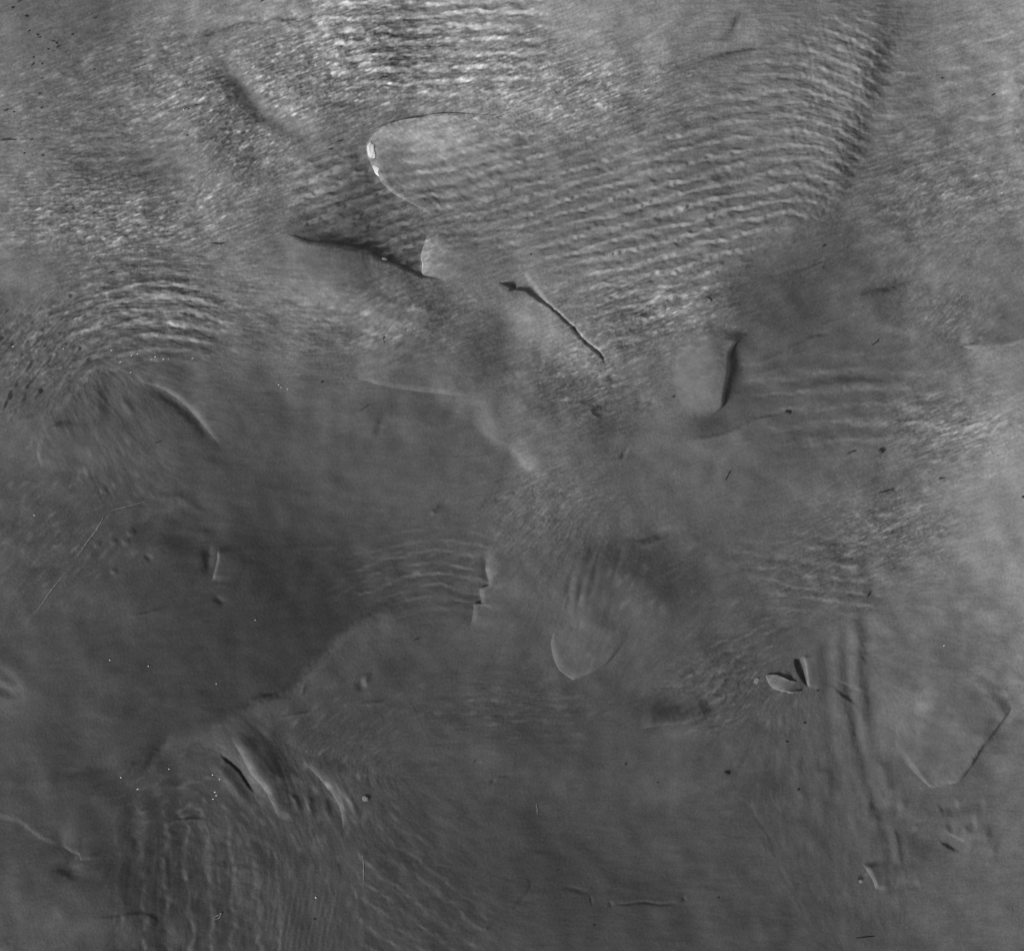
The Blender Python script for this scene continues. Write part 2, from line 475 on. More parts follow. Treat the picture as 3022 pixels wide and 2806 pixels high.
# fold fan at the lower left
ridge([(640, 2215), (653, 2227), (693, 2262), (729, 2302), (762, 2344)], 4.5, -8, .25)
ridge([(600, 2235), (640, 2262), (673, 2292), (709, 2335), (754, 2385)], 15, 5)
ridge([(660, 2240), (720, 2300), (770, 2370)], 26, -3.5)
ridge([(850, 2330), (874, 2367), (886, 2400)], 8, 3)
ridge([(895, 2310), (910, 2352), (930, 2433)], 8, 3.5)
ridge([(940, 2310), (955, 2342), (977, 2448)], 8, 2.5)
ridge([(930, 2310), (965, 2360), (990, 2410)], 18, -5)
ridge([(1002, 2310), (1020, 2338), (1048, 2385), (1062, 2435)], 8, 3.5)
ridge([(1072, 2352), (1080, 2360)], 12, 4)
ridge([(503, 2165), (467, 2221), (432, 2267), (405, 2285)], 14, -6)
ridge([(340, 2288), (375, 2268), (412, 2245)], 6, 3.5)
ridge([(160, 2290), (250, 2275), (330, 2262)], 12, -2.5)
ridge([(500, 2425), (553, 2417), (610, 2424)], 5, 3.5)
ridge([(430, 2325), (520, 2320), (590, 2340)], 12, 2)
ridge([(390, 2330), (395, 2420), (410, 2520)], 26, -5)
ridge([(520, 2690), (500, 2760), (505, 2850)], 26, -4)
ridge([(680, 2400), (690, 2550), (680, 2800)], 30, -5)
step([(-40, 2400), (50, 2417), (80, 2437), (120, 2465), (190, 2498)], 4, 10, 60, -1)
ridge([(185, 2530), (205, 2560), (200, 2590)], 34, -7)
step([(271, 2704), (352, 2694), (427, 2694), (467, 2709), (452, 2734), (400, 2760)], 3.5, 6, 70, 1)
ridge([(-60, 2780), (0, 2800), (60, 2850)], 40, 8)
# bottom middle
ridge([(1804, 2670), (1854, 2669), (1904, 2664), (1960, 2670), (2010, 2676)], 5, -3.2, .2)
ridge([(1800, 2660), (1808, 2680)], 6, -2.5, .3)
ridge([(2010, 2662), (2030, 2655)], 6, -3)
step([(1558, 2570), (1558, 2619), (1533, 2654), (1502, 2689), (1452, 2724), (1427, 2759), (1377, 2789), (1330, 2806)], 3.5, 7, 60, 1)
ridge([(1650, 2618), (1700, 2630), (1744, 2644)], 7, -2.5)
ridge([(1744, 2640), (1744, 2680)], 4, -2)
ridge([(1450, 2296), (1480, 2291), (1525, 2290)], 5, -2.5)
ridge([(1445, 2300), (1462, 2308)], 8, -3)
ridge([(1900, 2080), (2000, 2085), (2070, 2075)], 42, -7)
ridge([(1910, 2030), (1960, 2025), (2040, 2030)], 6, -2)
ridge([(2030, 2120), (2075, 2070), (2130, 2010), (2200, 1930), (2260, 1870)], 11, 3.5)
ridge([(2080, 2060), (2120, 2010)], 5, -3)
# finger drags, lower right
for pts, w, h in [
        ([(2440, 1820), (2445, 1980), (2458, 2120), (2482, 2250), (2512, 2380), (2535, 2480)], 16, -4.5),
        ([(2490, 1800), (2500, 1960), (2512, 2060), (2532, 2200), (2562, 2330), (2590, 2400), (2620, 2500)], 12, -4.5),
        ([(2520, 1760), (2528, 1960), (2545, 2080), (2570, 2220)], 14, 3.5),
        ([(2560, 1780), (2562, 2030), (2600, 2270)], 20, -4),
        ([(2465, 2100), (2490, 2250), (2512, 2370), (2540, 2480)], 13, 4),
        ([(2497, 2095), (2522, 2210), (2556, 2330), (2580, 2400), (2600, 2480)], 12, 4.5),
        ([(2350, 2220), (2360, 2310), (2377, 2400)], 9, 3.5),
        ([(2332, 2210), (2345, 2300), (2358, 2390)], 10, -2.5),
        ([(2405, 2280), (2430, 2400), (2450, 2490)], 11, 3),
        ([(2430, 2260), (2452, 2370)], 12, 2.6),
        ([(2600, 2240), (2620, 2340)], 12, 3),
        ([(2632, 2440), (2643, 2500), (2650, 2560)], 9, 4.5),
        ([(2618, 2430), (2625, 2500), (2626, 2560)], 9, -4),
        ([(2655, 2430), (2660, 2500), (2664, 2570)], 9, -3.5),
        ([(2700, 2432), (2712, 2452)], 9, 4),
        ([(2560, 2390), (2620, 2382), (2660, 2376)], 16, -4),
        ([(2600, 2360), (2680, 2372)], 8, 2.5),
        ([(2610, 2622), (2680, 2612), (2720, 2602)], 12, -3.5),
        ([(2490, 2060), (2505, 2040), (2515, 2020)], 20, -4.5),
        ([(2785, 2400), (2850, 2385), (2915, 2372)], 13, -4),
        ([(2790, 2445), (2840, 2432), (2885, 2424)], 13, -4),
        ([(2800, 2500), (2812, 2480), (2820, 2465)], 15, -5),
        ([(2850, 2490), (2950, 2505)], 14, 3), ([(2830, 2460), (2930, 2460)], 12, 3), ([(2770, 2390), (2830, 2370)], 12, -3),
        ([(2565, 1760), (2585, 1710), (2590, 1690)], 11, -4.5),
        ([(2960, 2030), (2985, 2022), (3020, 2018)], 7, -3),
        ([(2600, 2560), (2680, 2540), (2720, 2530)], 9, -3)]:
    ridge(pts, w * 1.6, h * (1.25 if w > 11 else .6), .2)
ridge([(2900, 2190), (2940, 2130), (2980, 2080)], 26, -4)
# wedge cut beside the flake
pit([(2346, 1945), (2366, 1940), (2374, 1957), (2379, 1985), (2384, 2024), (2370, 2008), (2357, 1988), (2348, 1965)], -15, 8)
ridge([(2322, 2000), (2345, 2004)], 8, -4)
ridge([(2540, 2575), (2555, 2590)], 16, -5)
# ------------------------------------------------------------------ how pale or dark the clay is, place by place
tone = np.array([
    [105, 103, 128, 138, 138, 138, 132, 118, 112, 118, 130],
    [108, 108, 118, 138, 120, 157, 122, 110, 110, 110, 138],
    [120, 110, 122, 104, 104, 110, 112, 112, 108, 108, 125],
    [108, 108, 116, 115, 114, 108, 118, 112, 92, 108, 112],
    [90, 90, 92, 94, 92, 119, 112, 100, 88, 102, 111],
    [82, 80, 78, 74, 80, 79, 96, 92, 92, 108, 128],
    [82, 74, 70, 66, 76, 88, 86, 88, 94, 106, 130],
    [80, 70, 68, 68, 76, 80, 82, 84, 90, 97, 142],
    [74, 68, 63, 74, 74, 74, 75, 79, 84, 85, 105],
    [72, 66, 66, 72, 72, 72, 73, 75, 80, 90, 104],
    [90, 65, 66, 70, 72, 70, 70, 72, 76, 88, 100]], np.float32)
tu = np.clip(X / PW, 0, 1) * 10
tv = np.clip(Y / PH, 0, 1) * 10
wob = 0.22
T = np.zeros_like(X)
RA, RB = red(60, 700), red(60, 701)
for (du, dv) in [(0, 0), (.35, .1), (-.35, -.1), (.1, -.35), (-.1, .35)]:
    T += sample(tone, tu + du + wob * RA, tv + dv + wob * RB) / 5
for (x, y, rx, ry, d, rot) in [  # local tones; shade in hollows and troughs, light on faces painted in
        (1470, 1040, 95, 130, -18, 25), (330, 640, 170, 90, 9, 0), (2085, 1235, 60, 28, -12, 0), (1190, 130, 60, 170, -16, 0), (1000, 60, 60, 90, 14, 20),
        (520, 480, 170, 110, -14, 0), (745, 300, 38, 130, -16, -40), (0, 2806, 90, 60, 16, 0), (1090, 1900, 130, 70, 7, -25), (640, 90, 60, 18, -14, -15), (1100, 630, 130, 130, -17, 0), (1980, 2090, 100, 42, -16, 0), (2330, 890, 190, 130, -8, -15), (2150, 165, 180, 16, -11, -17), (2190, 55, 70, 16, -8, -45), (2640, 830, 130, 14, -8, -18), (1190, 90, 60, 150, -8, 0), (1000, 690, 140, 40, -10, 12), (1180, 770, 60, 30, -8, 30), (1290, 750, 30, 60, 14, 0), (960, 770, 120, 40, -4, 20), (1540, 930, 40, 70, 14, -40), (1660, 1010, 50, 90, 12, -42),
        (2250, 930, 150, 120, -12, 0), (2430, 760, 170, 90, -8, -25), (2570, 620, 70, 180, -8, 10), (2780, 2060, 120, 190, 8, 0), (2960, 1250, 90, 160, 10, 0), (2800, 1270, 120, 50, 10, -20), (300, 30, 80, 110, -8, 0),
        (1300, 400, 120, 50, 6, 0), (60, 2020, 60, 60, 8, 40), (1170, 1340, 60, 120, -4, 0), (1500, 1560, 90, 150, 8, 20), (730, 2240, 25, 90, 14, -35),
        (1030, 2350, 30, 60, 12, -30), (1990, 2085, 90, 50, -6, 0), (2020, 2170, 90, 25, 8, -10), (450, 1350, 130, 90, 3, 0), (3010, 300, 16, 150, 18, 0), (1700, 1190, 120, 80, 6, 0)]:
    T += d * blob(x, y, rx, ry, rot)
# clay tone changes at sheet edges; lit lips and shaded hollows painted in too
def edge_shading(pts, d_right, d_left, decay, soft=9, e=.3):
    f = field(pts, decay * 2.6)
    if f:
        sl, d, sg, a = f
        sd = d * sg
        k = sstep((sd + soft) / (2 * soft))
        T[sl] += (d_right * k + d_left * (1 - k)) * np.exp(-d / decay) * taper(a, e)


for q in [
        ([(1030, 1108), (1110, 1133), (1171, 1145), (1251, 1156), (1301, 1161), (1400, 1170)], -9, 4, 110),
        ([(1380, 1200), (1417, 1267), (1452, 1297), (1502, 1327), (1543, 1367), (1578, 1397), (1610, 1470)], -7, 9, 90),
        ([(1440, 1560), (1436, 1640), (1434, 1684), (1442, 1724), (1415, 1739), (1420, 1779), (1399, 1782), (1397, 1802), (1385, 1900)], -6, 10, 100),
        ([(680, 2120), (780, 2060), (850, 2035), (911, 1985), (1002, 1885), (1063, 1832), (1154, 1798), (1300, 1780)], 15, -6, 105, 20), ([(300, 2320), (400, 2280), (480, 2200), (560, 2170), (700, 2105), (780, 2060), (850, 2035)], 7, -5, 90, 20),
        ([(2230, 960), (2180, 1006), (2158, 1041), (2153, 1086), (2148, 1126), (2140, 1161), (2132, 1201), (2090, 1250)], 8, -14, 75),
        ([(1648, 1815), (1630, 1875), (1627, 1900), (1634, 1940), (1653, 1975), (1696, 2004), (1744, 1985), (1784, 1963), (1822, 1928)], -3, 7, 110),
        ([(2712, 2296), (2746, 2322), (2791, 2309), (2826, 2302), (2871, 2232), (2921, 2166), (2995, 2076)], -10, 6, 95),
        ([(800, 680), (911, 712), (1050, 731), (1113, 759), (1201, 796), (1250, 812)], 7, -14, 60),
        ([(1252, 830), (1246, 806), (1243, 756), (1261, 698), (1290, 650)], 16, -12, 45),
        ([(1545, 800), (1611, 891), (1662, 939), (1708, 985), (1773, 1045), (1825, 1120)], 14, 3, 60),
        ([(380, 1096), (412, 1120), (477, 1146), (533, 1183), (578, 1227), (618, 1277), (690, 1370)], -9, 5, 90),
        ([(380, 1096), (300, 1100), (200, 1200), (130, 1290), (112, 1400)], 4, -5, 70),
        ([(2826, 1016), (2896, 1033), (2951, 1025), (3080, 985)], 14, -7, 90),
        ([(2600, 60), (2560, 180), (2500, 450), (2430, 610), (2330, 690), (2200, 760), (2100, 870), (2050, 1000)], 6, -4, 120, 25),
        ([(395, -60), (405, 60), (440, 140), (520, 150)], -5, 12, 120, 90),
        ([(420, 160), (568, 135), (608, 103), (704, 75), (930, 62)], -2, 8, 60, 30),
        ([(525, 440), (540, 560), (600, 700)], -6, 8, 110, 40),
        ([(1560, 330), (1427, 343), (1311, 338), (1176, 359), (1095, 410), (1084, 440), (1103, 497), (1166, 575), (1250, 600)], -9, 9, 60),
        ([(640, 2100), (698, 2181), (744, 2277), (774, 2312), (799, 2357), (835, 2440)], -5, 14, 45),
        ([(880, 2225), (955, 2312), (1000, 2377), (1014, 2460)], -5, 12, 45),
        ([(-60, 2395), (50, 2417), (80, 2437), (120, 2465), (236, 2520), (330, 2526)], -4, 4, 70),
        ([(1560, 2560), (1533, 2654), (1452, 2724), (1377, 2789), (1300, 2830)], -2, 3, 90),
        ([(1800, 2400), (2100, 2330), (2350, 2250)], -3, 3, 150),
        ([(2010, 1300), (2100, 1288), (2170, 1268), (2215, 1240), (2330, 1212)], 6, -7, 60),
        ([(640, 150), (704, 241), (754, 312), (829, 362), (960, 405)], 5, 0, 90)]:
    edge_shading(*q)
# pale dried smears on the darker clay
pale = np.zeros_like(X)
for (x, y, rx, ry, v) in [(900, 2380, 260, 170, 1), (520, 2360, 170, 130, .8), (560, 2600, 180, 160, .6), (300, 1420, 280, 200, .6), (120, 1620, 200, 200, .7), (1100, 2620, 250, 160, .6),
                          (1500, 2090, 260, 90, .7), (1900, 1750, 300, 200, .5), (2250, 2100, 250, 120, .5), (2250, 2360, 180, 120, .4), (1150, 1680, 280, 110, .5), (1000, 2120, 200, 90, .6), (600, 950, 400, 120, .6)]:
    pale += v * blob(x, y, rx, ry)
sp3 = np.clip(oriented(60, 24, 740) - .45, 0, 2.5)
T *= 1 + .16 * (sp3 - .25) * np.clip(pale, 0, 1.2)
# dry mottling
sp2 = np.clip(oriented(34, 10, 750) - .4, 0, 2.5) + .6 * np.clip(oriented(80, 24, 760) - .4, 0, 2.5)
T *= 1 + .21 * (sp2 - .3) * np.clip(rough - .2, 0, 1.1)
mott = 0.4 * cloud2 + 0.3 * crumb + 0.7 * hair + 0.4 * fnoise(60, 45, -20, 720) + .25 * fine
T *= 1 + 0.042 * mott * np.clip(0.12 + 1.35 * rough, 0.12, 1.7) + 0.010 * cloud + .011 * fine + 0.007 * crumb + .009 * fnoise(52, 40, -10, 790) + 0.2 * np.clip(LIT_FLANK, -.3, .7) + .05 * spk * np.clip(rough - .4, 0, 1)   # lit ripple flanks painted paler; proud crumbs are paler too
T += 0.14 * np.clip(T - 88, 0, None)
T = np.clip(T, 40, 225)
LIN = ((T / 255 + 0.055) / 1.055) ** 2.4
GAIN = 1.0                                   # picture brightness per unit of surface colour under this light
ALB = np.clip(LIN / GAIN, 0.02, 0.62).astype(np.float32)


# ------------------------------------------------------------------ materials
def clay_material(name):
    m = bpy.data.materials.new(name)
    m.use_nodes = True
    n, l = m.node_tree.nodes, m.node_tree.links
    b = n['Principled BSDF']
    at = n.new('ShaderNodeAttribute')
    at.attribute_name = 'clay_shade'
    tc = n.new('ShaderNodeTexCoord')
    nz = n.new('ShaderNodeTexNoise')
    nz.inputs['Scale'].default_value = 420
    nz.inputs['Detail'].default_value = 4
    mr = n.new('ShaderNodeMapRange')
    mr.inputs['From Min'].default_value, mr.inputs['From Max'].default_value = .3, .7
    mr.inputs['To Min'].default_value, mr.inputs['To Max'].default_value = .92, 1.08
    mu = n.new('ShaderNodeMath')
    mu.operation = 'MULTIPLY'
    l.new(tc.outputs['Object'], nz.inputs['Vector'])
    l.new(nz.outputs['Fac'], mr.inputs['Value'])
    l.new(at.outputs['Fac'], mu.inputs[0])
    l.new(mr.outputs['Result'], mu.inputs[1])
    nz2 = n.new('ShaderNodeTexNoise')
    nz2.inputs['Scale'].default_value = 55
    nz2.inputs['Detail'].default_value = 6
    l.new(tc.outputs['Object'], nz2.inputs['Vector'])
    mr2 = n.new('ShaderNodeMapRange')
    mr2.inputs['From Min'].default_value, mr2.inputs['From Max'].default_value = .3, .7
    mr2.inputs['To Min'].default_value, mr2.inputs['To Max'].default_value = .95, 1.05
    mu2 = n.new('ShaderNodeMath')
    mu2.operation = 'MULTIPLY'
    l.new(nz2.outputs['Fac'], mr2.inputs['Value'])
    l.new(mu.outputs[0], mu2.inputs[0])
    l.new(mr2.outputs['Result'], mu2.inputs[1])
    l.new(mu2.outputs[0], b.inputs['Base Color'])
    ro = n.new('ShaderNodeMapRange')            # darker clay is slicker than pale clay
    ro.inputs['From Min'].default_value, ro.inputs['From Max'].default_value = .04, .25
    ro.inputs['To Min'].default_value, ro.inputs['To Max'].default_value = .55, .9
    l.new(at.outputs['Fac'], ro.inputs['Value'])
    l.new(ro.outputs['Result'], b.inputs['Roughness'])
    b.inputs['Specular IOR Level'].default_value = .12
    bp = n.new('ShaderNodeBump')
    bp.inputs['Strength'].default_value = .25
    bp.inputs['Distance'].default_value = .0006
    l.new(nz.outputs['Fac'], bp.inputs['Height'])
    l.new(bp.outputs['Normal'], b.inputs['Normal'])
    return m


def grain_material(name, c0, c1, rough_, scale=600):
    m = bpy.data.materials.new(name)
    m.use_nodes = True
    n, l = m.node_tree.nodes, m.node_tree.links
    b = n['Principled BSDF']
    tc = n.new('ShaderNodeTexCoord')
    nz = n.new('ShaderNodeTexNoise')
    nz.inputs['Scale'].default_value = scale
    rp = n.new('ShaderNodeValToRGB')
    rp.color_ramp.elements[0].color = (c0, c0, c0, 1)
    rp.color_ramp.elements[1].color = (c1, c1, c1, 1)
    rp.color_ramp.elements[0].position, rp.color_ramp.elements[1].position = .35, .65
    l.new(tc.outputs['Object'], nz.inputs['Vector'])
    l.new(nz.outputs['Fac'], rp.inputs[0])
    l.new(rp.outputs[0], b.inputs['Base Color'])
    b.inputs['Roughness'].default_value = rough_
    return m


M_CLAY = clay_material('smeared_clay')
M_DARK = grain_material('dark_grit', .015, .035, .8)
M_PALE = grain_material('pale_mineral', .55, .8, .7)
M_CRUMB = grain_material('pale_clay_crumb', .14, .22, .85)
M_FIBRE = grain_material('pale_root_fibre', .14, .26, .6)
M_DFIB = grain_material('dark_root_fibre', .012, .03, .7)


def mesh_np(name, V, F, shade=None, mat=None, smooth=True):
    me = bpy.data.meshes.new(name)
    F = np.ascontiguousarray(F, dtype=np.int32)
    me.vertices.add(len(V))
    me.vertices.foreach_set('co', np.ascontiguousarray(V, dtype=np.float32).ravel())
    k = F.shape[1]
    me.loops.add(F.size)
    me.loops.foreach_set('vertex_index', F.ravel())
    me.polygons.add(len(F))
    me.polygons.foreach_set('loop_start', np.arange(0, F.size, k, dtype=np.int32))
    me.polygons.foreach_set('use_smooth', np.full(len(F), smooth))
    if shade is not None:
        a = me.attributes.new('clay_shade', 'FLOAT', 'POINT')
        a.data.foreach_set('value', np.ascontiguousarray(shade, dtype=np.float32))
    me.update(calc_edges=True)
    me.validate()
    if mat:
        me.materials.append(mat)
    o = bpy.data.objects.new(name, me)
    col.objects.link(o)
    return o


def tag(o, label, cat, group=None):
    o['label'] = label
    o['category'] = cat
    if group:
        o['group'] = group
    return o


# ------------------------------------------------------------------ ground: the worked sheet, and plain clay on to the horizon
idx = np.arange(NX * NY, dtype=np.int32).reshape(NY, NX)
quads = np.stack([idx[1:, :-1], idx[1:, 1:], idx[:-1, 1:], idx[:-1, :-1]], -1).reshape(-1, 4)
V = np.stack([(X - PW / 2) * S, -(Y - PH / 2) * S, H * S], -1).reshape(-1, 3)
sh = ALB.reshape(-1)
rim = np.concatenate([idx[0, :-1], idx[:-1, -1], idx[-1, :0:-1], idx[:0:-1, 0]])
R0 = V[rim]
verts, shades, faces = [V], [sh], [quads]
prev, base = rim, len(V)
rng = np.random.default_rng(5)
for q, sc in enumerate([1.004, 1.01, 1.018, 1.03, 1.045, 1.065, 1.09, 1.12, 1.16, 1.21, 1.28, 1.37, 1.5, 1.7, 2, 2.5, 3.5, 6, 12, 30, 90]):
    r = R0.copy()
    r[:, :2] *= sc
    fade = max(0, 1 - (sc - 1) / .4)
    xs, ys = r[:, 0] / S, r[:, 1] / S
    wav = 3 * np.sin(xs / 61 + 2 * np.sin(ys / 143)) + 3 * np.sin(ys / 47 + 2 * np.sin(xs / 171)) + 5 * np.sin((xs + ys) / 230)
    wav += 2 * np.sin(xs / 19 + 3 * np.sin(ys / 37)) + 1.5 * np.sin(ys / 15 + 3 * np.sin(xs / 31))
    win = min(801, 5 + 2 * int((sc - 1) * 2500))       # the frayed rim evens out into plain clay

    def even(v):
        k = np.ones(win) / win
        return np.convolve(np.concatenate([v[-win:], v, v[:win]]), k, 'same')[win:-win]
    r[:, 2] = even(R0[:, 2]) * fade + (1 - fade) * wav * S
    ids = np.arange(base, base + len(rim), dtype=np.int32)
    verts.append(r)
    shades.append(even(sh[rim]) * fade + (1 - fade) * (.12 + .012 * wav / 5))
    a, b = prev, ids
    faces.append(np.stack([a, np.roll(a, -1), np.roll(b, -1), b], -1))
    prev, base = ids, base + len(rim)
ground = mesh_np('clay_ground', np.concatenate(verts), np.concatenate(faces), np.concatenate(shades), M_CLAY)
ground['kind'] = 'structure'


def h_at(x, y):
    return sample(H, (np.asarray(x, float) - gx[0]) / STEP, (np.asarray(y, float) - gy[0]) / STEP)


def a_at(x, y):
    return sample(ALB, (np.asarray(x, float) - gx[0]) / STEP, (np.asarray(y, float) - gy[0]) / STEP)


def to_w(x, y, z):
    return np.stack([(np.asarray(x) - PW / 2) * S, -(np.asarray(y) - PH / 2) * S, np.asarray(z) * S], -1)


# ------------------------------------------------------------------ clay flaps: smeared sheets with a free, standing edge
def flap(edge, back, thick, label, power=1.4, gain=1.0, seed=0, lift=0.0, ends=0.16, ends0=None, cat='clay flap', name='clay_flap', group=None, rnd=12.0, flat=False, foot=-1.5):
    e0 = resample(edge, 50)
    L = np.hypot(*np.diff(e0, axis=0).T).sum()
    n = max(16, int(L / 3.0))
    e = resample(edge, n)
    b = resample(back, n)
    dep = np.hypot(*(b - e).T).mean()
    m = max(8, int(dep / 3.4))
    rg = np.random.default_rng(900 + seed)
    jit = np.convolve(rg.standard_normal(n + 12), np.ones(5) / 5, 'same')[6:-6] * 1.0 + np.convolve(rg.standard_normal(n + 40), np.ones(17) / 17, 'same')[20:-20] * 5
    inn = (b - e) / np.maximum(np.hypot(*(b - e).T), 1e-6)[:, None]
    a = np.linspace(0, 1, n)
    tp = sstep(a / (ends0 or ends)) * sstep((1 - a) / ends)
    es, tks = e, thick * tp
    e = e + inn * (jit * tp * .6)[:, None]
    tk = tks * (1 + .16 * np.convolve(rg.standard_normal(n + 20), np.ones(9) / 9, 'same')[10:-10])
    rows = []
    # the broken wall: foot, a slight overhang, the rounded lip, then the top running back into the sheet
    for off, zz in [(foot, -1.5), (foot * .4 + .3, .2), (foot * .1 + .3, .42), (1.0, .52), (2.2, .58)]:
        p = e + inn * off
        z = h_at(p[:, 0], p[:, 1]) + (zz * tk if zz > 0 else -1.5)
        rows.append((p, z))
    s = np.linspace(0, 1, m + 1)[1:] ** 1.15
    for t in s:
        f = math.exp(-t * dep / 14.0)                 # the ragged rim smooths out a little way in
        p0 = e * f + es * (1 - f) + inn * 2.2
        p = p0 * (1 - t) + b * t
        z = h_at(p[:, 0], p[:, 1]) + (tk * f + tks * (1 - f)) * (1 - t) ** power * (.58 + .42 * math.sin(min(1.0, t * dep / rnd) * math.pi / 2)) - .7 * sstep((t - .8) / .2)
        rows.append((p, z))
    P = np.array([r[0] for r in rows])
    Z = np.array([r[1] for r in rows])
    W = to_w(P[..., 0], P[..., 1], Z)
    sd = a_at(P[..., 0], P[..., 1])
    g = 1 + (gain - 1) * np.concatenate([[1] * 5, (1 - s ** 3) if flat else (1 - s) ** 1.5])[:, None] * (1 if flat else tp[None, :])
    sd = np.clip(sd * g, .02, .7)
    k = len(rows)
    ii = np.arange(k * n).reshape(k, n)
    q = np.stack([ii[:-1, :-1], ii[:-1, 1:], ii[1:, 1:], ii[1:, :-1]], -1).reshape(-1, 4)
    v = W[2 + k // 2, n // 2]
    nn = np.cross(W[k // 2, n // 2 + 1] - W[k // 2, n // 2], W[k // 2 + 1, n // 2] - W[k // 2, n // 2])
    if nn[2] < 0:
        q = q[:, ::-1]
    cut = 4 * (n - 1)                                 # the first four strips are the broken wall
    o = bpy.data.objects.new(name, None)
    o.empty_display_size = .02
    col.objects.link(o)
    top = mesh_np('sheet', W[4:].reshape(-1, 3), q[cut:] - 4 * n, sd[4:].reshape(-1), M_CLAY)
    wall = mesh_np('broken_edge', W[:5].reshape(-1, 3), q[:cut], sd[:5].reshape(-1), M_CLAY)
    # put the origin on the flap
    c = W.reshape(-1, 3).mean(0)
    o.location = c
    for part in (top, wall):
        part.data.transform(Matrix.Translation(-Vector(c)))
        part.parent = o
    return tag(o, label, cat, group)


